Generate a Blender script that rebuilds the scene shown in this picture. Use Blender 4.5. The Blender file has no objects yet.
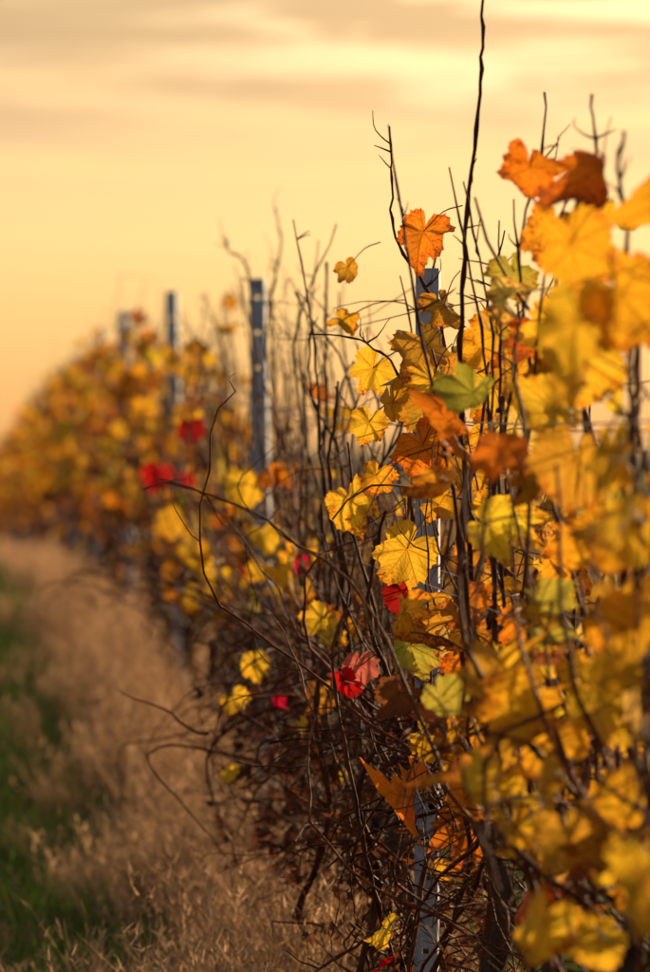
import bpy, math, numpy as np
from mathutils import Vector
rng=np.random.default_rng(11)
scene=bpy.context.scene
scene.view_settings.view_transform='Standard'
scene.view_settings.look='None'
scene.view_settings.exposure=0
ROWX=0.95; CAMZ=1.38
SUN_AZ=math.radians(38); SUN_EL=math.radians(12)

# ---------------------------------------------------------------- terrain
PY=[-60,9.4,14.4,19.4,24.4,28,33,38,44,55,71,90,150,400,6000]
PZ=[0,0,.06,.22,.32,.35,.33,.27,.16,-.05,-.32,-.9,-5,-12,-12]
def prof(y): return np.interp(y,PY,PZ)
def gz(x,y):
    x=np.asarray(x,float); y=np.asarray(y,float)
    dx=np.clip(x-1.3,0,None)
    return prof(y)-2.2*(1-np.exp(-dx*0.32/2.2))

# ---------------------------------------------------------------- mesh accumulator
class Acc:
    def __init__(s): s.V=[];s.C=[];s.U=[];s.Q=[];s.T=[];s.QM=[];s.TM=[];s.n=0
    def add(s,v,quads=None,tris=None,mat=0,col=(1,1,1),uv=None):
        v=np.asarray(v,float); m=len(v)
        s.V.append(v)
        c=np.asarray(col,float)
        if c.ndim==1: c=np.tile(c,(m,1))
        s.C.append(np.hstack([c[:,:3],np.ones((m,1))]))
        s.U.append(uv if uv is not None else np.zeros((m,3)))
        if quads is not None and len(quads):
            s.Q.append(np.asarray(quads)+s.n); s.QM.append(np.full(len(quads),mat))
        if tris is not None and len(tris):
            s.T.append(np.asarray(tris)+s.n); s.TM.append(np.full(len(tris),mat))
        s.n+=m
    def build(s,name,mats,smooth=True):
        V=np.vstack(s.V);C=np.vstack(s.C);U=np.vstack(s.U)
        Q=np.vstack(s.Q) if s.Q else np.zeros((0,4),int)
        T=np.vstack(s.T) if s.T else np.zeros((0,3),int)
        M=np.concatenate(s.QM+s.TM)
        me=bpy.data.meshes.new(name)
        me.vertices.add(len(V)); me.vertices.foreach_set('co',V.astype(np.float32).ravel())
        loops=np.concatenate([Q.ravel(),T.ravel()]).astype(np.int32)
        me.loops.add(len(loops)); me.loops.foreach_set('vertex_index',loops)
        st=np.concatenate([np.arange(len(Q))*4,len(Q)*4+np.arange(len(T))*3]).astype(np.int32)
        me.polygons.add(len(st)); me.polygons.foreach_set('loop_start',st)
        for m in mats: me.materials.append(m)
        me.polygons.foreach_set('material_index',M.astype(np.int32))
        me.polygons.foreach_set('use_smooth',np.full(len(st),smooth))
        me.update(calc_edges=True)
        a=me.attributes.new('col','FLOAT_COLOR','POINT'); a.data.foreach_set('color',C.astype(np.float32).ravel())
        a=me.attributes.new('luv','FLOAT_VECTOR','POINT'); a.data.foreach_set('vector',U.astype(np.float32).ravel())
        ob=bpy.data.objects.new(name,me); scene.collection.objects.link(ob)
        return ob

# ---------------------------------------------------------------- materials
def newmat(name):
    m=bpy.data.materials.new(name); m.use_nodes=True
    nt=m.node_tree; nt.nodes.clear()
    return m,nt
def N(nt,t,**k):
    n=nt.nodes.new(t)
    for a,b in k.items():
        if a=='inp':
            for i,v in b.items(): n.inputs[i].default_value=v
        else: setattr(n,a,b)
    return n
def math_(nt,op,a,b=None,c=None,clamp=False):
    n=nt.nodes.new('ShaderNodeMath'); n.operation=op; n.use_clamp=clamp
    for i,v in enumerate((a,b,c)):
        if v is None: continue
        if isinstance(v,(int,float)): n.inputs[i].default_value=v
        else: nt.links.new(v,n.inputs[i])
    return n.outputs[0]
def mixc(nt,f,a,b,mode='MIX'):
    n=nt.nodes.new('ShaderNodeMix'); n.data_type='RGBA'; n.blend_type=mode
    for i,v in ((0,f),(6,a),(7,b)):
        if isinstance(v,(int,float)): n.inputs[i].default_value=v
        elif isinstance(v,tuple): n.inputs[i].default_value=v+(1,) if len(v)==3 else v
        else: nt.links.new(v,n.inputs[i])
    return n.outputs[2]
def smooth(nt,v,a,b):
    n=nt.nodes.new('ShaderNodeMapRange'); n.interpolation_type='SMOOTHSTEP'
    nt.links.new(v,n.inputs[0]); n.inputs[1].default_value=a; n.inputs[2].default_value=b
    return n.outputs[0]

def leaf_mat():
    m,nt=newmat('autumn_leaf'); L=nt.links.new
    col=N(nt,'ShaderNodeAttribute',attribute_name='col')
    uv=N(nt,'ShaderNodeAttribute',attribute_name='luv')
    geo=N(nt,'ShaderNodeNewGeometry')
    sep=N(nt,'ShaderNodeSeparateXYZ'); L(uv.outputs['Vector'],sep.inputs[0])
    x,y,dry=sep.outputs
    ang=math_(nt,'ARCTAN2',x,y)
    r=math_(nt,'SQRT',math_(nt,'ADD',math_(nt,'MULTIPLY',x,x),math_(nt,'MULTIPLY',y,y)))
    S=math.radians(52)
    am=math_(nt,'SUBTRACT',math_(nt,'FLOORED_MODULO',math_(nt,'ADD',ang,S/2),S),S/2)
    am=math_(nt,'ABSOLUTE',am)
    al=math_(nt,'MULTIPLY',r,math_(nt,'COSINE',am)); ac=math_(nt,'MULTIPLY',r,math_(nt,'SINE',am))
    v1=math_(nt,'SUBTRACT',1.0,smooth(nt,ac,0.006,0.026))
    n0=N(nt,'ShaderNodeTexNoise',inp={'Scale':17.0,'Detail':3.0}); L(geo.outputs['Position'],n0.inputs['Vector'])
    n1=N(nt,'ShaderNodeTexNoise',inp={'Scale':42.0,'Detail':6.0,'Roughness':.75}); L(geo.outputs['Position'],n1.inputs['Vector'])
    n2=N(nt,'ShaderNodeTexNoise',inp={'Scale':190.0,'Detail':3.0}); L(geo.outputs['Position'],n2.inputs['Vector'])
    jit=math_(nt,'MULTIPLY',math_(nt,'SUBTRACT',n1.outputs[0],.5),.9)
    fr=math_(nt,'FRACT',math_(nt,'ADD',jit,math_(nt,'MULTIPLY',math_(nt,'SUBTRACT',al,math_(nt,'MULTIPLY',ac,1.1)),6.5)))
    fd=math_(nt,'ABSOLUTE',math_(nt,'SUBTRACT',fr,0.5))
    v2=math_(nt,'MULTIPLY',math_(nt,'SUBTRACT',1.0,smooth(nt,fd,0.03,0.12)),0.55)
    vein=math_(nt,'MAXIMUM',v1,v2)
    q=math_(nt,'ADD',n1.outputs[0],math_(nt,'MULTIPLY',math_(nt,'SUBTRACT',r,0.60),0.42))
    q=math_(nt,'ADD',q,math_(nt,'MULTIPLY',math_(nt,'SUBTRACT',n2.outputs[0],.5),.6))
    q=math_(nt,'SUBTRACT',q,math_(nt,'MULTIPLY',vein,0.08))
    q=math_(nt,'ADD',q,math_(nt,'MULTIPLY',math_(nt,'SUBTRACT',dry,0.5),0.42))
    fo=math_(nt,'MULTIPLY',smooth(nt,q,0.47,0.65),0.8)
    fb=math_(nt,'MULTIPLY',smooth(nt,q,0.60,0.72),0.9)
    warm=mixc(nt,1.0,col.outputs['Color'],(0.94,0.50,0.35),'MULTIPLY')
    grn=mixc(nt,1.0,col.outputs['Color'],(0.72,0.88,0.9),'MULTIPLY')
    base=mixc(nt,math_(nt,'MULTIPLY',smooth(nt,n0.outputs[0],.52,.70),.6),col.outputs['Color'],grn)
    c=mixc(nt,fo,base,warm)
    c=mixc(nt,fb,c,(0.20,0.065,0.020))
    dark=mixc(nt,1.0,c,(0.60,0.44,0.38),'MULTIPLY')
    c=mixc(nt,math_(nt,'MULTIPLY',vein,0.6),c,dark)
    bp=N(nt,'ShaderNodeBump',inp={'Strength':0.7,'Distance':0.004})
    hh=math_(nt,'ADD',math_(nt,'MULTIPLY',vein,-0.6),math_(nt,'MULTIPLY',n2.outputs[0],0.6)); L(hh,bp.inputs['Height'])
    p=N(nt,'ShaderNodeBsdfPrincipled',inp={'Roughness':0.55}); p.inputs['Specular IOR Level'].default_value=.3
    L(c,p.inputs['Base Color']); L(bp.outputs[0],p.inputs['Normal'])
    t=N(nt,'ShaderNodeBsdfTranslucent')
    L(c,t.inputs['Color']); L(bp.outputs[0],t.inputs['Normal'])
    mx=N(nt,'ShaderNodeMixShader',inp={0:0.68}); L(p.outputs[0],mx.inputs[1]); L(t.outputs[0],mx.inputs[2])
    o=N(nt,'ShaderNodeOutputMaterial'); L(mx.outputs[0],o.inputs[0])
    return m
def wood_mat(name,a,b,scale,stretch=0.15,rough=.75,bump=.5,spec=.3):
    m,nt=newmat(name); L=nt.links.new
    geo=N(nt,'ShaderNodeNewGeometry')
    mp=N(nt,'ShaderNodeMapping'); mp.inputs['Scale'].default_value=(scale,scale,scale*stretch); L(geo.outputs['Position'],mp.inputs[0])
    n=N(nt,'ShaderNodeTexNoise',inp={'Scale':1.0,'Detail':5.0,'Roughness':.7}); L(mp.outputs[0],n.inputs['Vector'])
    c=mixc(nt,smooth(nt,n.outputs[0],.32,.68),a,b)
    at=N(nt,'ShaderNodeAttribute',attribute_name='col')
    c=mixc(nt,1.0,c,at.outputs['Color'],'MULTIPLY')
    bp=N(nt,'ShaderNodeBump',inp={'Strength':bump,'Distance':0.004}); L(n.outputs[0],bp.inputs['Height'])
    p=N(nt,'ShaderNodeBsdfPrincipled',inp={'Roughness':rough}); p.inputs['Specular IOR Level'].default_value=spec
    L(c,p.inputs['Base Color']); L(bp.outputs[0],p.inputs['Normal'])
    o=N(nt,'ShaderNodeOutputMaterial'); L(p.outputs[0],o.inputs[0])
    return m
def grass_mat(name):
    m,nt=newmat(name); L=nt.links.new
    at=N(nt,'ShaderNodeAttribute',attribute_name='col')
    p=N(nt,'ShaderNodeBsdfPrincipled',inp={'Roughness':0.6}); p.inputs['Specular IOR Level'].default_value=.25
    L(at.outputs['Color'],p.inputs['Base Color'])
    t=N(nt,'ShaderNodeBsdfTranslucent'); L(at.outputs['Color'],t.inputs['Color'])
    mx=N(nt,'ShaderNodeMixShader',inp={0:0.5}); L(p.outputs[0],mx.inputs[1]); L(t.outputs[0],mx.inputs[2])
    o=N(nt,'ShaderNodeOutputMaterial'); L(mx.outputs[0],o.inputs[0])
    return m
def ground_mat():
    m,nt=newmat('vineyard_soil_and_grass'); L=nt.links.new
    geo=N(nt,'ShaderNodeNewGeometry'); sep=N(nt,'ShaderNodeSeparateXYZ'); L(geo.outputs['Position'],sep.inputs[0])
    n1=N(nt,'ShaderNodeTexNoise',inp={'Scale':1.3,'Detail':6.0}); L(geo.outputs['Position'],n1.inputs['Vector'])
    n2=N(nt,'ShaderNodeTexNoise',inp={'Scale':22.0,'Detail':5.0,'Roughness':.7}); L(geo.outputs['Position'],n2.inputs['Vector'])
    green=mixc(nt,n2.outputs[0],(0.025,0.042,0.010),(0.065,0.085,0.022))
    tan=mixc(nt,n2.outputs[0],(0.035,0.024,0.014),(0.10,0.065,0.038))
    d=math_(nt,'ABSOLUTE',math_(nt,'SUBTRACT',math_(nt,'FLOORED_MODULO',math_(nt,'ADD',sep.outputs[0],0.187),2.2),1.1))
    d=math_(nt,'ADD',d,math_(nt,'MULTIPLY',math_(nt,'SUBTRACT',n1.outputs[0],.5),.7))
    f=smooth(nt,d,0.3,0.6)
    c=mixc(nt,f,tan,green)
    bp=N(nt,'ShaderNodeBump',inp={'Strength':0.7,'Distance':0.03}); L(n2.outputs[0],bp.inputs['Height'])
    p=N(nt,'ShaderNodeBsdfPrincipled',inp={'Roughness':0.95}); p.inputs['Specular IOR Level'].default_value=.1
    L(c,p.inputs['Base Color']); L(bp.outputs[0],p.inputs['Normal'])
    o=N(nt,'ShaderNodeOutputMaterial'); L(p.outputs[0],o.inputs[0])
    return m
def metal_mat(name,a,b,metallic=.55,rough=.5):
    m,nt=newmat(name); L=nt.links.new
    geo=N(nt,'ShaderNodeNewGeometry')
    n1=N(nt,'ShaderNodeTexNoise',inp={'Scale':60.0,'Detail':5.0,'Roughness':.7}); L(geo.outputs['Position'],n1.inputs['Vector'])
    mp=N(nt,'ShaderNodeMapping'); mp.inputs['Scale'].default_value=(45,45,4); L(geo.outputs['Position'],mp.inputs[0])
    n2=N(nt,'ShaderNodeTexNoise',inp={'Scale':1.0,'Detail':4.0}); L(mp.outputs[0],n2.inputs['Vector'])
    v=math_(nt,'ADD',math_(nt,'MULTIPLY',n1.outputs[0],.6),math_(nt,'MULTIPLY',n2.outputs[0],.4))
    c=mixc(nt,smooth(nt,v,.35,.65),a,b)
    rust=smooth(nt,n2.outputs[0],.62,.76)
    c=mixc(nt,math_(nt,'MULTIPLY',rust,.6),c,(.10,.045,.02))
    p=N(nt,'ShaderNodeBsdfPrincipled',inp={'Roughness':rough,'Metallic':metallic})
    L(c,p.inputs['Base Color'])
    bp=N(nt,'ShaderNodeBump',inp={'Strength':0.3,'Distance':0.002}); L(n1.outputs[0],bp.inputs['Height']); L(bp.outputs[0],p.inputs['Normal'])
    o=N(nt,'ShaderNodeOutputMaterial'); L(p.outputs[0],o.inputs[0])
    return m
M_LEAF=leaf_mat()
M_BARK=wood_mat('vine_bark',(0.03,0.014,0.009),(0.11,0.055,0.035),60,.15,.9,.9)
M_CANE=wood_mat('vine_cane',(0.075,0.020,0.009),(0.24,0.072,0.025),70,.3,.65,.3,.15)
M_GRASS=grass_mat('grass_blades')
M_GROUND=ground_mat()
M_POST=metal_mat('galvanised_steel',(0.22,0.28,0.37),(0.50,0.57,0.70),.2,.55)
M_WIRE=metal_mat('wire_steel',(0.25,0.25,0.26),(0.4,0.4,0.4),.8,.4)
VM=[M_BARK,M_CANE,M_LEAF]

# ---------------------------------------------------------------- primitives
def tube(acc,P,R,sides=5,mat=1,col=(1,1,1)):
    P=np.asarray(P,float); n=len(P); R=np.broadcast_to(np.asarray(R,float),(n,))
    T=np.gradient(P,axis=0); T/=np.linalg.norm(T,axis=1)[:,None]+1e-9
    ref=np.array([0.31,0.17,0.1]) if abs(T[:,2]).mean()>.5 else np.array([0.1,0.1,1.0])
    A=np.cross(T,ref); A/=np.linalg.norm(A,axis=1)[:,None]+1e-9
    B=np.cross(T,A)
    th=np.arange(sides)*2*math.pi/sides
    V=P[:,None,:]+R[:,None,None]*(np.cos(th)[None,:,None]*A[:,None,:]+np.sin(th)[None,:,None]*B[:,None,:])
    V=V.reshape(-1,3)
    i=np.arange(n-1)[:,None]*sides; j=np.arange(sides)[None,:]; j2=(j+1)%sides
    q=np.stack([i+j,i+j2,i+sides+j2,i+sides+j],-1).reshape(-1,4)
    acc.add(V,quads=q,mat=mat,col=col)
def smoothpath(pts,k=4):
    P=np.asarray(pts,float); n=len(P)
    E=np.vstack([2*P[0]-P[1],P,2*P[-1]-P[-2]]); out=[]
    for i in range(n-1):
        p0,p1,p2,p3=E[i:i+4]
        for t in np.arange(k)/k:
            out.append(.5*((2*p1)+(-p0+p2)*t+(2*p0-5*p1+4*p2-p3)*t*t+(-p0+3*p1-3*p2+p3)*t**3))
    out.append(P[-1]); return np.array(out)

def outline(n,r):
    th=-math.pi+2*math.pi*(np.arange(n)+.5)/n
    a=np.degrees(np.abs(th)); R=np.zeros(n)
    dep=r.uniform(.16,.36); sk=r.uniform(-.12,.12)
    for c,l in ((0,1.0),(52,r.uniform(.86,.97)),(104,r.uniform(.70,.88))):
        R=np.maximum(R,l*(1-dep*np.clip(np.abs(a-c)/27,0,1.6)**r.uniform(1.15,1.6)))
    back=np.interp(a,[104,130,150,165,174,180],[.80,.72,.66,.52,.30,.12])
    R=np.where(a>114,np.minimum(back,R+.3),R)
    R*=1+sk*np.sin(th)
    if n>=60:
        t=np.where(np.arange(n)%3==0,1,-.4)*r.uniform(.01,.11,n); R=R*(1+t)
        for q in range(r.integers(0,4)):
            c=r.uniform(-2.4,2.4); R*=1-r.uniform(.1,.35)*np.exp(-((th-c)/r.uniform(.06,.2))**2)
    R*=1+.08*np.sin(th*2+r.uniform(0,6))*r.uniform(0,1)
    return th,R
PAL=dict(yellow=(.88,.54,.030),gold=(.84,.44,.020),ochre=(.66,.35,.030),orange=(.76,.26,.014),olive=(.50,.42,.050),
         pale=(.86,.62,.13),brown=(.32,.13,.035),red=(.60,.010,.012),dred=(.34,.012,.012),pink=(.62,.16,.12),crimson=(.72,.01,.06))
def leaf(acc,pos,tip,nrm,size,col,dry=.5,res=0,curl=.3,r=rng):
    n,rings={0:(84,(.25,.5,.72,.88,1.)),1:(30,(.5,1.)),2:(14,(1.,))}[res]
    th,R=outline(n,r)
    fr=np.array(rings)
    x=(fr[:,None]*(R*np.sin(th))[None,:]); y=(fr[:,None]*(R*np.cos(th))[None,:])
    x=np.concatenate([[0],x.ravel()]); y=np.concatenate([[0],y.ravel()])
    rr=np.sqrt(x*x+y*y); tt=np.arctan2(x,y)
    ph=r.uniform(0,6.28,5)
    z=curl*(r.uniform(-.8,.8)*rr**2+.28*np.sin(3*tt+ph[0])*rr**1.6+.20*np.sin(7*tt+ph[1])*rr**2.4+.11*np.sin(13*tt+ph[2])*rr**3
       +r.uniform(-.7,1.)*np.abs(x)+r.uniform(-.9,.9)*y*np.abs(y)+.08*np.sin(9*x+ph[3])*np.sin(8*y+ph[4]))
    if res==0:
        S=math.radians(52); am=np.abs((tt+S/2)%S-S/2); z+= -.045*np.cos(am/S*2*math.pi)*rr
    s=size*.60
    tip=np.asarray(tip,float); tip/=np.linalg.norm(tip)
    nrm=np.asarray(nrm,float); nrm=nrm-tip*nrm.dot(tip); nrm/=np.linalg.norm(nrm)+1e-9
    X=np.cross(tip,nrm)
    shr=1-.14*curl*rr**2
    V=np.asarray(pos)+s*((x*shr)[:,None]*X+(y*shr)[:,None]*tip+z[:,None]*nrm)
    k=len(rings); tris=[[0,1+(j+1)%n,1+j] for j in range(n)]
    quads=[]
    for a in range(k-1):
        b0=1+a*n;b1=b0+n
        j=np.arange(n);j2=(j+1)%n
        quads.append(np.stack([b0+j,b0+j2,b1+j2,b1+j],-1))
    quads=np.vstack(quads) if quads else None
    uv=np.stack([x,y,np.full(len(x),dry)],-1)
    acc.add(V,quads=quads,tris=tris,mat=2,col=np.array(col),uv=uv)

def cane_path(p,d,length,r,step=.06,trop=.12,wob=.16,droop=0.0,xs=ROWX):
    pts=[np.array(p,float)]; d=np.array(d,float); d/=np.linalg.norm(d)
    n=max(3,int(length/step))
    for i in range(n):
        pull=np.array([(xs-pts[-1][0])*.45,0,trop-droop*i/n])
        kink=np.array([r.normal(0,wob),r.normal(0,wob),r.normal(0,wob*.5)])
        d=d+pull+kink; d/=np.linalg.norm(d)
        pts.append(pts[-1]+d*step*r.uniform(.8,1.2))
    return np.array(pts)
def cane_r(n,r0,r1,r,k=1):
    R=np.linspace(r0,r1,n); R[::2]*=1.22
    return R

def zone(y):
    L=np.interp(y,[5,6.5,8,8.7,9.2,10.3,11,15,18,21,80],[30,40,50,32,8,4,10,17,40,64,62])
    C=np.interp(y,[5,7,9,12,16,22,40,80],[20,26,30,42,36,26,14,8])
    return L,C
def pickcol(y,zr,r):
    if y<9.2: names=['yellow','gold','ochre','orange','olive','pale','brown','red']; w=[.33,.27,.13,.11,.06,.05,.06,.008]
    elif y<16: names=['yellow','gold','ochre','orange','olive','pale','brown','crimson']; w=[.38,.2,.10,.10,.06,.06,.10,.01]
    else: names=['yellow','gold','ochre','orange','olive','brown','red']; w=[.33,.30,.13,.12,.04,.07,.008]
    if zr<.75 and y>12: names=['brown','ochre','gold','orange']; w=[.7,.12,.1,.08]
    c=np.array(PAL[names[r.choice(len(names),p=np.array(w)/sum(w))]])
    return np.clip(c*r.uniform(.75,1.12)*np.array([1,r.uniform(.85,1.12),1]),0,.9)

def vine(acc,yc,xr,r,lod=1,leafmul=1.0,canemul=1.0,topcut=1.0):
    g=float(gz(xr,yc)); L,C=zone(yc); L*=leafmul; C*=canemul
    res=0 if yc<12.5 and lod==1 else (1 if yc<24 and lod==1 else 2)
    sides=6 if res==0 else (4 if res==1 else 3)
    tp=[(xr+r.normal(0,.012),yc+r.normal(0,.02),g-.05)]
    for k in range(1,8): tp.append((xr+r.normal(0,.018),yc+r.normal(0,.018)+.01*k,g-.05+k*.105))
    tp=smoothpath(tp,3); tr=np.linspace(.027,.018,len(tp))*r.uniform(.8,1.2,len(tp))
    tube(acc,tp,tr,8 if res==0 else 5,0)
    head=tp[-1]
    cord=[]
    for s in (-1,1):
        cp=[head]
        for k in range(1,6): cp.append((xr+r.normal(0,.014),head[1]+s*.105*k,g+.74+.03*math.sin(k)+r.normal(0,.014)))
        cp=smoothpath(cp,3); tube(acc,cp,np.linspace(.014,.007,len(cp)),5 if res==0 else 4,0); cord.append(cp)
    cord=np.vstack(cord)
    cand=[]
    for i in range(int(C)):
        st=cord[r.integers(len(cord))]+r.normal(0,.012,3)
        if r.random()<.3: st[2]-=r.uniform(.05,.35)
        u=r.random()
        if u<.46: d=(r.normal(0,.25),r.normal(0,.34),1); P=cane_path(st,d,r.uniform(.45,1.12)*topcut,r,trop=.08,wob=.14,xs=xr)
        elif u<.78: d=(r.normal(0,.6),r.normal(0,.9),.7); P=cane_path(st,d,r.uniform(.5,1.1),r,trop=.05,wob=.21,droop=.25,xs=xr)
        else: d=(r.normal(-.1,.6),r.normal(0,1),r.uniform(-.6,.3)); P=cane_path(st,d,r.uniform(.3,.7),r,trop=-.06,wob=.2,droop=.1,xs=xr)
        keep=P[:,2]>g+.06; P=P[keep]
        if len(P)<4: continue
        r0=r.uniform(.0024,.0062); tint=r.uniform(.4,1.3)
        if res==2: r0*=1.2
        tube(acc,P,cane_r(len(P),r0,r0*.34,r),sides,1,np.array([tint,tint*r.uniform(.85,1.05),tint*r.uniform(.8,1.1)]))
        cand.append(P[1:])
        if res<2:
            for q in range(r.integers(1,6)):
                a=P[r.integers(1,len(P))]
                LP=cane_path(a,(r.normal(0,1),r.normal(0,1),r.normal(.2,.6)),r.uniform(.06,.28),r,step=.025,trop=r.normal(0,.1),wob=.28,xs=xr)
                tube(acc,LP,np.linspace(.0018,.0008,len(LP)),3,1,np.array([1,.9,.8])*r.uniform(.5,1.2))
    A=np.vstack(cand); A=A[np.abs(A[:,0]-xr)<.17]; zr=A[:,2]-g
    if yc<9: w=np.interp(zr,[.3,.55,.8,1.1,1.6,1.75,1.95],[.03,.12,.45,1,1.1,.6,.1])
    elif yc<17: w=np.interp(zr,[.3,.6,.8,1.2,1.5,1.7],[.1,.5,1,.9,.3,.02])
    else: w=np.interp(zr,[.3,.6,.9,1.2,1.5,1.62,1.75],[.3,.5,.9,1.2,1.1,.5,.02])
    w=w/w.sum()
    for i in r.choice(len(A),size=int(L),p=w):
        a=A[i]; out=np.array([r.normal(0,1),r.normal(0,.8),r.normal(.1,.5)]); out/=np.linalg.norm(out)
        pl=r.uniform(.03,.08); b=a+out*pl
        if res<2: tube(acc,smoothpath([a,a+out*pl*.6+np.array([0,0,.012]),b],2),.0011,3,1,(1.6,1.1,.8))
        tip=np.array([out[0]*.5+r.normal(0,.35),out[1]*.5+r.normal(0,.35),-r.uniform(.25,1.1)])
        nr=np.array([r.normal(-.15,.8),r.normal(-.5,.8),r.normal(.35,.5)])
        zz=a[2]-g; col=pickcol(yc,zz,r)
        curl=r.uniform(.4,1.1) if r.random()<.65 else r.uniform(1.1,2.1)
        size=r.uniform(.06,.13) if yc<9 else r.uniform(.055,.125)
        if zz<.6: size*=.7; curl*=1.4
        leaf(acc,b,tip,nr,size,col,r.uniform(.1,.85),res,curl,r)

ys=[4.9,5.85,6.8,7.75,8.7,9.85,10.8,11.75,12.7,13.65,14.85,15.8,16.75,17.7,18.65,19.85,20.8,21.75,22.7,23.65,24.85]
for i,yc in enumerate(ys):
    a=Acc(); vine(a,yc,ROWX+rng.normal(0,.015),rng); a.build('grapevine',VM)
a=Acc(); y=25.8
while y<84:
    vine(a,y,ROWX,rng,lod=2,leafmul=1.25); y+=.98
a.build('grapevine_row',VM)
for xr in (3.15,5.35):
    a=Acc(); y=12 if xr<4 else 18
    while y<70:
        vine(a,y,xr,rng,lod=2,leafmul=.45,canemul=.5,topcut=.85); y+=1.1
    a.build('grapevine_row',VM)

# ---------------------------------------------------------------- distinctive leaves and shoots of the front vine
H=[(.879,9.2,1.742,.115,'orange',.7),(.818,10,1.711,.06,'ochre',.6),(.814,10,1.61,.07,'gold',.5),(.81,9.5,1.50,.10,'yellow',.4),
(.897,9.15,1.525,.145,'ochre',.45),(.94,9.3,1.50,.13,'olive',.5),(.915,9.2,1.416,.13,'ochre',.6),(.888,9.1,1.353,.125,'orange',.65),(.85,9.3,1.43,.12,'gold',.6),
(.785,9.6,1.248,.11,'yellow',.6),(.82,9.5,1.30,.08,'gold',.7),(.837,9.15,1.163,.14,'yellow',.45),(.84,9.25,1.087,.09,'dred',.3),(.793,8.6,1.016,.11,'olive',.4),
(.779,10.4,1.0,.085,'yellow',.3),(.80,10.3,.965,.07,'yellow',.6),(.708,11.3,.875,.08,'yellow',.35),(.674,11.3,.79,.075,'yellow',.3),(.657,11.3,.632,.05,'yellow',.1),
(.934,8.7,1.534,.12,'gold',.5),(.968,8.7,1.449,.12,'yellow',.4),(.917,8.8,1.483,.11,'ochre',.7),(.951,8.7,1.38,.11,'gold',.4),(.80,9.4,1.40,.08,'yellow',.5),
(.775,9.6,.913,.07,'red',.1),(.807,9.6,.936,.085,'pink',.3),(.749,11,.806,.05,'crimson',.1),
(.794,13,1.252,.11,'yellow',.2),(.845,13,1.116,.10,'yellow',.1),(.87,13,1.278,.08,'orange',.4),(.783,15,.981,.12,'yellow',.2),(.80,15,1.03,.1,'gold',.3),
(.756,17.5,1.238,.14,'red',.0),(.78,15.5,1.40,.10,'dred',.1),(.77,15.5,1.25,.07,'dred',.1),
(.90,8.9,1.60,.10,'ochre',.6),(.88,9.0,1.47,.10,'yellow',.6),(.93,8.9,1.31,.10,'gold',.5),(.86,9.2,1.51,.09,'gold',.7),
(.89,7.6,1.77,.12,'orange',.75),(.92,7.6,1.68,.12,'gold',.75),(.925,7,1.739,.13,'orange',.85),(.92,8,1.63,.10,'olive',.5),(.94,7.6,1.515,.15,'yellow',.4),
(.93,8.4,1.537,.11,'gold',.5),(.957,8.4,1.355,.12,'pale',.4),(.876,7,1.325,.14,'ochre',.5),(.918,7,1.214,.14,'gold',.6),(.90,7.4,1.4,.14,'yellow',.45),(.864,8.2,1.097,.10,'orange',.7),
(.78,7,1.02,.13,'ochre',.3),(.761,7.5,.988,.085,'olive',.2),(.766,7,.89,.10,'yellow',.3),(.849,7,.938,.12,'gold',.5),(.819,6.5,.855,.11,'ochre',.4),
(.89,6.5,.797,.11,'yellow',.3),(.838,6.5,.727,.10,'yellow',.4),(.883,6.5,.906,.11,'gold',.4),(.88,6.3,1.243,.15,'gold',.5),(.874,6.3,1.541,.15,'gold',.6),
(.78,6.5,.74,.10,'yellow',.5),(.874,6.3,1.132,.12,'gold',.4),(.925,8,1.07,.09,'orange',.4),(.86,6.8,1.62,.14,'gold',.5),(.88,6.9,1.47,.14,'yellow',.4),(.86,7.2,1.12,.12,'olive',.2)]
acc=Acc(); r=np.random.default_rng(5)
for X,Y,Z,s,cn,dry in H:
    c=np.array(PAL[cn])
    tip=np.array([r.normal(0,.55),r.normal(0,.3),-1.0]); tip/=np.linalg.norm(tip)
    nr=np.array([r.normal(-.1,.5),-1+r.normal(0,.2),r.normal(.25,.4)])
    pos=np.array([X,Y,Z])-tip*s*.18
    leaf(acc,pos,tip,nr,s,c,dry,0 if Y<14 else 1,r.uniform(.5,1.3),r)
    e=pos+np.array([(ROWX-pos[0])*.6+r.normal(0,.02),r.normal(0,.03),r.uniform(.03,.07)])
    tube(acc,smoothpath([pos,(pos+e)/2+np.array([0,0,.012]),e],3),.0013,4,1,(1.6,1.1,.8))
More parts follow.
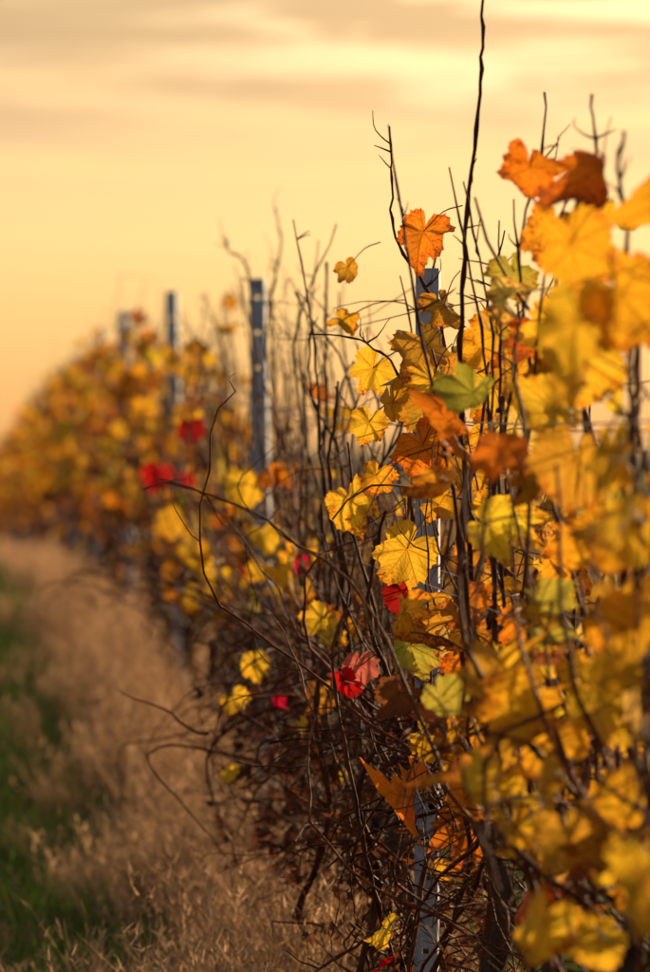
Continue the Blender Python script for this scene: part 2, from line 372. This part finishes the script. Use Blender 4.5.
SH=[
 ([(.90,8.45,.95),(.885,8.4,1.2),(.872,8.4,1.42),(.872,8.38,1.60),(.878,8.35,1.76),(.895,8.33,1.95),(.90,8.33,2.06),(.899,8.3,2.18)],.0052,.0022,.5),
 ([(.95,9.3,1.35),(.93,9.25,1.55),(.90,9.3,1.66),(.845,9.3,1.75),(.838,9.3,1.86),(.834,9.3,1.955)],.0038,.0016,.6),
 ([(.89,12,.75),(.90,11.9,1.1),(.912,11.9,1.4),(.914,11.9,1.6),(.917,11.9,1.80)],.0056,.003,.45),
 ([(.93,9.4,1.2),(.90,9.4,1.38),(.86,9.4,1.50),(.80,9.4,1.56),(.70,9.5,1.58)],.0034,.0014,.6),
 ([(.95,7.3,1.3),(.93,7.3,1.5),(.93,7.3,1.65),(.955,7.3,1.78),(.945,7.3,1.88)],.0042,.0018,.6),
 ([(.93,6.7,1.2),(.925,6.7,1.45),(.92,6.7,1.62),(.905,6.7,1.74),(.915,6.7,1.79)],.0045,.0022,.5),
 ([(.97,8.6,1.47),(.95,8.6,1.40),(.905,8.6,1.29),(.93,8.6,1.2),(.99,8.6,1.13),(1.03,8.6,1.0)],.0052,.0034,.5),
 ([(.92,13.6,1.2),(.91,13.6,1.5),(.90,13.6,1.74),(.925,13.6,1.9),(.91,13.6,2.0)],.0048,.002,.6),
 ([(.92,14.2,1.3),(.89,14.2,1.6),(.86,14.0,1.85),(.81,14,1.90),(.80,14,1.93)],.0046,.002,.6),
 ([(.86,11.6,.82),(.76,11.9,.80),(.68,12.1,.80),(.60,12.3,.85),(.53,12.3,.93),(.52,12.3,.90)],.0024,.0010,1.5),
 ([(.70,12.0,.80),(.66,12,.70),(.655,11.6,.64)],.0016,.0009,1.2),
 ([(.90,11.4,.50),(.83,11.6,.46),(.75,11.9,.42),(.66,12.0,.35)],.0042,.002,.5),
 ([(.93,9.5,.55),(.86,9.4,.50),(.80,9.3,.47),(.70,9.2,.42),(.66,9.1,.40)],.0045,.002,.5),
 ([(.84,9.3,.42),(.78,9.1,.60),(.74,9.1,.80),(.72,9.2,.98),(.76,9.3,1.10)],.0046,.002,.6),
 ([(.90,9.2,.40),(.96,9.1,.62),(.93,9.0,.85),(.98,9.0,1.02),(1.02,9.0,1.2)],.005,.0026,.6),
 ([(.80,9.6,.35),(.84,9.6,.55),(.79,9.5,.72),(.86,9.5,.88),(.81,9.5,1.05),(.84,9.5,1.25)],.0074,.003,.5),
 ([(.74,10.4,.40),(.80,10.3,.62),(.77,10.3,.85),(.84,10.3,1.05),(.80,10.3,1.3),(.82,10.3,1.5)],.0070,.0026,.55),
 ([(.96,9.0,.35),(.99,9.0,.6),(.95,8.9,.85),(1.0,8.9,1.1),(.97,8.9,1.35)],.0070,.0030,.6),
 ([(.99,8.0,1.3),(.97,8.0,1.5),(.985,8.0,1.68),(.96,8.0,1.80),(.965,8.0,1.93)],.0040,.0016,.6),
 ([(.90,7.9,1.2),(.93,7.9,1.45),(.90,7.8,1.66),(.93,7.8,1.80)],.0040,.0016,.6),
 ([(.95,9.0,1.2),(.99,9.0,1.45),(.97,8.9,1.60),(1.0,8.9,1.75)],.0036,.0014,.6),
]
for q in range(22):
    yy=r.uniform(6.3,16); z0=float(prof(yy)); tall=r.uniform(1.62,1.88)
    x0=ROWX+r.normal(-.02,.05); lx=r.normal(0,.09)
    SH.append(([(x0,yy,z0+1.0),(x0+lx*.3+r.normal(0,.015),yy,z0+1.3),(x0+lx*.6+r.normal(0,.02),yy,z0+1.3+(tall-1.3)*.5),(x0+lx,yy,z0+tall)],r.uniform(.0032,.0046),.0014,.5))
for pts,r0,r1,dk in SH:
    P=smoothpath(pts,6); P=P+r.normal(0,.0016,P.shape)
    R=np.linspace(r0,r1,len(P)); R[::4]*=1.45
    tube(acc,P,R,7,1,(dk,dk,dk))
    for q in range(6):
        k=r.integers(2,len(P)-1); LP=cane_path(P[k],(r.normal(0,1),r.normal(0,.5),r.uniform(.2,1)),r.uniform(.01,.035) if q<4 else .08,r,step=.012,trop=.05,wob=.2,xs=P[k][0])
        tube(acc,LP,np.linspace(.0020,.0008,len(LP)),4,1,(dk,dk,dk))
for q in range(1250):
    yy=r.uniform(8.9,13.8); p=np.array([ROWX+r.normal(-.04,.10),yy,r.uniform(.2,.92)])
    if yy<9.5: p[0]+=.04
    LP=cane_path(p,(r.normal(0,1),r.normal(0,1),r.normal(0,.8)),r.uniform(.08,.40),r,step=.024,trop=-.02,wob=.26)
    r0=r.uniform(.001,.0040)
    tube(acc,LP,np.linspace(r0,.0007,len(LP)),4,1,np.array([.7,.55,.48])*r.uniform(.3,1.6))
for q in range(200):
    yy=r.uniform(6.6,8.9); p=np.array([ROWX+r.normal(-.01,.10),yy,r.uniform(.3,.95)])
    LP=cane_path(p,(r.normal(0,1),r.normal(0,1),r.normal(0.3,.8)),r.uniform(.1,.40),r,step=.024,trop=0,wob=.22)
    tube(acc,LP,np.linspace(r.uniform(.0015,.0035),.0007,len(LP)),4,1,np.array([.8,.7,.6])*r.uniform(.4,1.5))
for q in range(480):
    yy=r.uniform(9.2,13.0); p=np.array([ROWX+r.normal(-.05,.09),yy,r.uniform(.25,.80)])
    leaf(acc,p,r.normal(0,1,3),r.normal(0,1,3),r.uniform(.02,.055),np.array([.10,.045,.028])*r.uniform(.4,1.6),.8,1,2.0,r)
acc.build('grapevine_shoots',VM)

# ---------------------------------------------------------------- steel trellis posts
def post(x,y,h,leanx,rotz):
    a=Acc(); zs=np.arange(-.4,h-.0001,.05); zs=np.append(zs,h)
    prof_=[(-.014,.030),(-.021,.030),(-.021,0),(-.006,0),(.006,0),(.021,0),(.021,.030),(.014,.030)]
    m=len(prof_); V=[]
    lv=[]
    for k,z in enumerate(zs[:-1]):
        lv+= [(z,0),(z+.020,1),(z+.030,0)]
    lv.append((h,0))
    for z,_ in lv:
        for px,py in prof_: V.append((px,py,z))
    Q=[]
    for k in range(len(lv)-1):
        for j in range(m-1):
            if j==3 and lv[k][1]==1 and (k//3)%2==0: continue
            Q.append((k*m+j,k*m+j+1,(k+1)*m+j+1,(k+1)*m+j))
    a.add(V,quads=Q)
    for z in np.arange(.35,h-.03,.15):
        for s in (-1,1):
            b=[(s*.021,.006,z),(s*.029,.006,z+.006),(s*.029,.006,z+.020),(s*.025,.006,z+.022),(s*.025,.006,z+.012),(s*.021,.006,z+.012)]
            a.add(b,quads=[(0,1,4,5),(1,2,3,4)])
    ob=a.build('vineyard_post',[M_POST],smooth=False)
    so=ob.modifiers.new('thickness','SOLIDIFY'); so.thickness=.0025; so.offset=0
    ob.location=(x,y,float(prof(y))); ob.rotation_euler=(0,leanx,rotz)
    return ob
post(.912,9.43,1.70,0.002,math.radians(-12))
post(.948,14.43,1.76,-.020,math.radians(-14))
post(.940,19.43,1.72,-.024,math.radians(-18))
post(.935,24.43,1.68,-.02,math.radians(-12))
for k in range(5,13): post(.93,4.43+5*k,1.66+rng.normal(0,.02),rng.normal(0,.01),rng.normal(0,.2))
for xr in (3.15,):
    for k in range(3,12):
        p=post(xr,4.43+5*k,1.6,rng.normal(0,.01),rng.normal(0,.2)); p.location.z=float(gz(xr,4.43+5*k))
for zz,dx in ((.76,0),(1.12,-.034),(1.13,.034),(1.42,-.034),(1.41,.034),(1.62,-.03)):
    a=Acc(); P=[]
    for y in np.arange(-.57,84,.5):
        ph=((y-4.43)%5)/5; P.append((.925+dx,y,float(prof(y))+zz-.018*math.sin(math.pi*ph)))
    tube(a,P,.0014,5,0); a.build('trellis_wire',[M_WIRE])

# ---------------------------------------------------------------- ground
xs=np.unique(np.concatenate([np.linspace(-6,9,61),[-4000,-1500,-500,-150,-60,-25,-12,12,16,22,35,60,150,500,1500,4000]]))
yl=np.unique(np.concatenate([np.array([-40,-10,0]),np.arange(3,100,1.0),np.array([110,130,150,200,280,400,700,1200,2500,6000])]))
XX,YY=np.meshgrid(xs,yl); ZZ=gz(XX,YY)
near=(np.abs(XX)<9)&(YY<100)&(YY>2); ZZ=ZZ+near*rng.normal(0,.012,ZZ.shape)
a=Acc(); nx=len(xs); ny=len(yl)
i=np.arange(ny-1)[:,None]*nx; j=np.arange(nx-1)[None,:]
a.add(np.stack([XX,YY,ZZ],-1).reshape(-1,3),quads=np.stack([i+j,i+j+1,i+nx+j+1,i+nx+j],-1).reshape(-1,4))
a.build('ground',[M_GROUND])

# ---------------------------------------------------------------- grass
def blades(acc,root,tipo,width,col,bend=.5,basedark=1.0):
    n=len(root); ang=rng.uniform(0,math.pi,n); side=np.stack([np.cos(ang),np.sin(ang)*.5,np.zeros(n)],-1)*width[:,None]
    mid=root+tipo*.5; mid[:,2]+=np.linalg.norm(tipo[:,:2],axis=1)*bend*.5
    tip=root+tipo
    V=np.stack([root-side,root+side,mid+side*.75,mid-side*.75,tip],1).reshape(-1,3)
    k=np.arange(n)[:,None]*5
    cc=np.stack([col*basedark,col*basedark,col,col,col],1).reshape(-1,3)  # darker blade bases: dead dark stems plus occlusion-like shade put into the vertex colour
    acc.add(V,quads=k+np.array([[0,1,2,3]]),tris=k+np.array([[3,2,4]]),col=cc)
def colmix(n,a,b,v=.25):
    t=rng.random(n)[:,None]; c=np.array(a)*(1-t)+np.array(b)*t
    return c*rng.uniform(1-v,1+v,n)[:,None]
def clumps(n,x0,x1,y0,y1,per,sp):
    m=max(1,n//per); cx=rng.uniform(x0,x1,m); cy=y0*(y1/y0)**rng.random(m)
    k=rng.integers(0,m,n)
    return cx[k]+rng.normal(0,sp,n),cy[k]+rng.normal(0,sp*1.3,n),k,rng.uniform(.55,1.25,m)[k]
g=Acc()
for (n,x0,x1,y0,y1,h,w,per,sp) in ((70000,-.2,.74,10,45,.15,.0030,60,.06),(20000,-1.6,-.2,6,60,.10,.004,40,.1),(26000,1.25,2.8,8,60,.13,.005,40,.1),(9000,3.4,7,14,60,.14,.008,30,.15),(12000,-.2,.7,40,90,.1,.01,40,.1)):
    x,y,k,cs=clumps(n,x0,x1,y0,y1,per,sp); z=gz(x,y)-.005
    hh=h*rng.uniform(.4,1.3,n)*cs
    d=np.stack([rng.normal(0,.45,n)*hh,rng.normal(0,.45,n)*hh,hh],-1)
    c=colmix(n,(.036,.080,.010),(.130,.185,.032))*(.6+.5*cs)[:,None]; dryf=rng.random(n)<.15; c[dryf]=colmix(dryf.sum(),(.2,.14,.07),(.34,.22,.1))
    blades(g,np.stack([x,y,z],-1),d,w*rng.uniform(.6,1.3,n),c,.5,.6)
g.build('green_grass',[M_GRASS],smooth=False)
g=Acc()
for (n,xc,sx,y0,y1,h,w,per) in ((42000,.82,.165,10,26,.37,.0021,70),(2800,.42,.14,10,30,.28,.0019,60),(16000,.82,.16,24,84,.30,.004,50),(5000,1.15,.18,9,50,.25,.003,40),(6000,3.1,.3,14,60,.2,.006,40)):
    m=n//per; cx=rng.normal(xc,sx,m); cy=y0*(y1/y0)**rng.random(m); kk=rng.integers(0,m,n); cs=rng.uniform(.2,1.25,m)[kk]
    x=cx[kk]+rng.normal(0,.028,n); y=cy[kk]+rng.normal(0,.04,n); z=gz(x,y)-.005
    hh=h*rng.uniform(.45,1.2,n)*cs*np.exp(-((x-xc)/(2.8*sx))**2)
    ld=rng.normal(0,.25,(m,2))[kk]
    lean=np.stack([(ld[:,0]-.08+rng.normal(0,.22,n))*hh,(ld[:,1]+rng.normal(0,.22,n))*hh,hh],-1)
    root=np.stack([x,y,z],-1); ct=rng.uniform(.35,1.4,m)[kk][:,None]
    c=colmix(n,(.27,.14,.06),(.56,.34,.16))*ct
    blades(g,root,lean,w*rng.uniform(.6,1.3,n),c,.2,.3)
    sel=np.where(rng.random(n)<.5)[0]
    for q in range(8):
        t=rng.uniform(.66,1.0,len(sel))[:,None]; rt=root[sel]+lean[sel]*t
        L_=rng.uniform(.014,.045,len(sel))[:,None]*(1 if w<.003 else 1.3)
        d=rng.normal(0,1,(len(sel),3)); d[:,2]=np.abs(d[:,2])*1.1; d=d/np.linalg.norm(d,axis=1)[:,None]*L_
        blades(g,rt,d,np.full(len(sel),w*1.0),colmix(len(sel),(.52,.30,.16),(.84,.57,.34))*ct[sel],.1)
g.build('dry_grass',[M_GRASS],smooth=False)

# ---------------------------------------------------------------- sky / light
w=bpy.data.worlds.new("World"); scene.world=w; w.use_nodes=True; nt=w.node_tree; nt.nodes.clear(); L=nt.links.new
tc=N(nt,'ShaderNodeTexCoord'); sp=N(nt,'ShaderNodeSeparateXYZ'); L(tc.outputs['Generated'],sp.inputs[0])
sky=N(nt,'ShaderNodeTexSky'); sky.sky_type='NISHITA'; sky.sun_disc=False; sky.sun_elevation=SUN_EL; sky.sun_rotation=SUN_AZ; sky.dust_density=4.0; sky.air_density=2.0
b1=N(nt,'ShaderNodeBackground',inp={'Strength':0.05}); L(sky.outputs[0],b1.inputs[0])
mp=N(nt,'ShaderNodeMapping'); mp.inputs['Scale'].default_value=(9,9,80); mp.inputs['Location'].default_value=(2.3,1.1,.4); L(tc.outputs['Generated'],mp.inputs[0])
cn=N(nt,'ShaderNodeTexNoise',inp={'Scale':1.0,'Detail':6.0,'Roughness':.6,'Distortion':.8}); L(mp.outputs[0],cn.inputs['Vector'])
amp=math_(nt,'MULTIPLY',smooth(nt,sp.outputs[2],.03,.07),.085)
el=math_(nt,'ADD',sp.outputs[2],math_(nt,'MULTIPLY',math_(nt,'SUBTRACT',cn.outputs[0],.5),amp))
ramp=N(nt,'ShaderNodeValToRGB'); cr=ramp.color_ramp
L(math_(nt,'ADD',el,.1),ramp.inputs[0])   # 0.1 = horizon
stops=[(0.0,(.16,.10,.05)),(.095,(.35,.20,.08)),(.102,(.76,.36,.11)),(.118,(.82,.47,.16)),(.140,(.82,.56,.24)),(.152,(.74,.51,.25)),(.164,(.55,.38,.23)),(.180,(.31,.22,.16)),(.205,(.27,.20,.16)),(.30,(.36,.30,.26)),(.55,(.22,.23,.28)),(1.0,(.14,.17,.24))]
while len(cr.elements)<len(stops): cr.elements.new(.5)
for e,(p_,c_) in zip(cr.elements,stops): e.position=p_; e.color=c_+(1,)
mp2=N(nt,'ShaderNodeMapping'); mp2.inputs['Scale'].default_value=(16,16,170); mp2.inputs['Location'].default_value=(5.2,.3,1.7); L(tc.outputs['Generated'],mp2.inputs[0])
cg=N(nt,'ShaderNodeTexNoise',inp={'Scale':1.0,'Detail':5.0,'Roughness':.6,'Distortion':.5}); L(mp2.outputs[0],cg.inputs['Vector'])
sd=(math.sin(SUN_AZ)*math.cos(SUN_EL),math.cos(SUN_AZ)*math.cos(SUN_EL),math.sin(SUN_EL))
dt=N(nt,'ShaderNodeVectorMath',operation='DOT_PRODUCT'); L(tc.outputs['Generated'],dt.inputs[0]); dt.inputs[1].default_value=sd
gap=math_(nt,'MULTIPLY',smooth(nt,cg.outputs[0],.46,.60),smooth(nt,sp.outputs[2],.055,.075))
gap=math_(nt,'MULTIPLY',gap,math_(nt,'ADD',.22,smooth(nt,dt.outputs['Value'],.78,.86)))
sunw=math_(nt,'MAXIMUM',dt.outputs['Value'],0.0)
gl=math_(nt,'POWER',sunw,6.0)
side=smooth(nt,dt.outputs['Value'],-.6,.72)
c=mixc(nt,math_(nt,'MULTIPLY',gap,.75),ramp.outputs[0],(1.0,.76,.45))
dim=mixc(nt,side,(.42,.45,.55),(1.0,1.0,1.0))
c=mixc(nt,1.0,c,dim,'MULTIPLY')
gcol=mixc(nt,gl,(0,0,0),(.50,.37,.20))
c=mixc(nt,1.0,c,gcol,'ADD')
b2=N(nt,'ShaderNodeBackground',inp={'Strength':1.0}); L(c,b2.inputs[0])
ad=N(nt,'ShaderNodeAddShader'); L(b1.outputs[0],ad.inputs[0]); L(b2.outputs[0],ad.inputs[1])
o=N(nt,'ShaderNodeOutputWorld'); L(ad.outputs[0],o.inputs[0])
sl=bpy.data.lights.new('sun','SUN'); sl.energy=5.0; sl.angle=math.radians(.6); sl.color=(1.0,.70,.40)
so=bpy.data.objects.new('sun',sl); scene.collection.objects.link(so); so.rotation_euler=Vector(sd).to_track_quat('Z','Y').to_euler()

# ---------------------------------------------------------------- camera
cd=bpy.data.cameras.new('camera'); cam=bpy.data.objects.new('camera',cd); scene.collection.objects.link(cam)
cam.location=(0,0,CAMZ); cam.rotation_euler=(math.radians(90-.52),0,math.radians(-4.39))
cd.sensor_fit='VERTICAL'; cd.sensor_height=36; cd.sensor_width=24; cd.lens=188; cd.clip_start=.1; cd.clip_end=9000
cd.dof.use_dof=True; cd.dof.focus_distance=9.1; cd.dof.aperture_fstop=4.8; cd.dof.aperture_blades=9
scene.camera=cam
print('done')
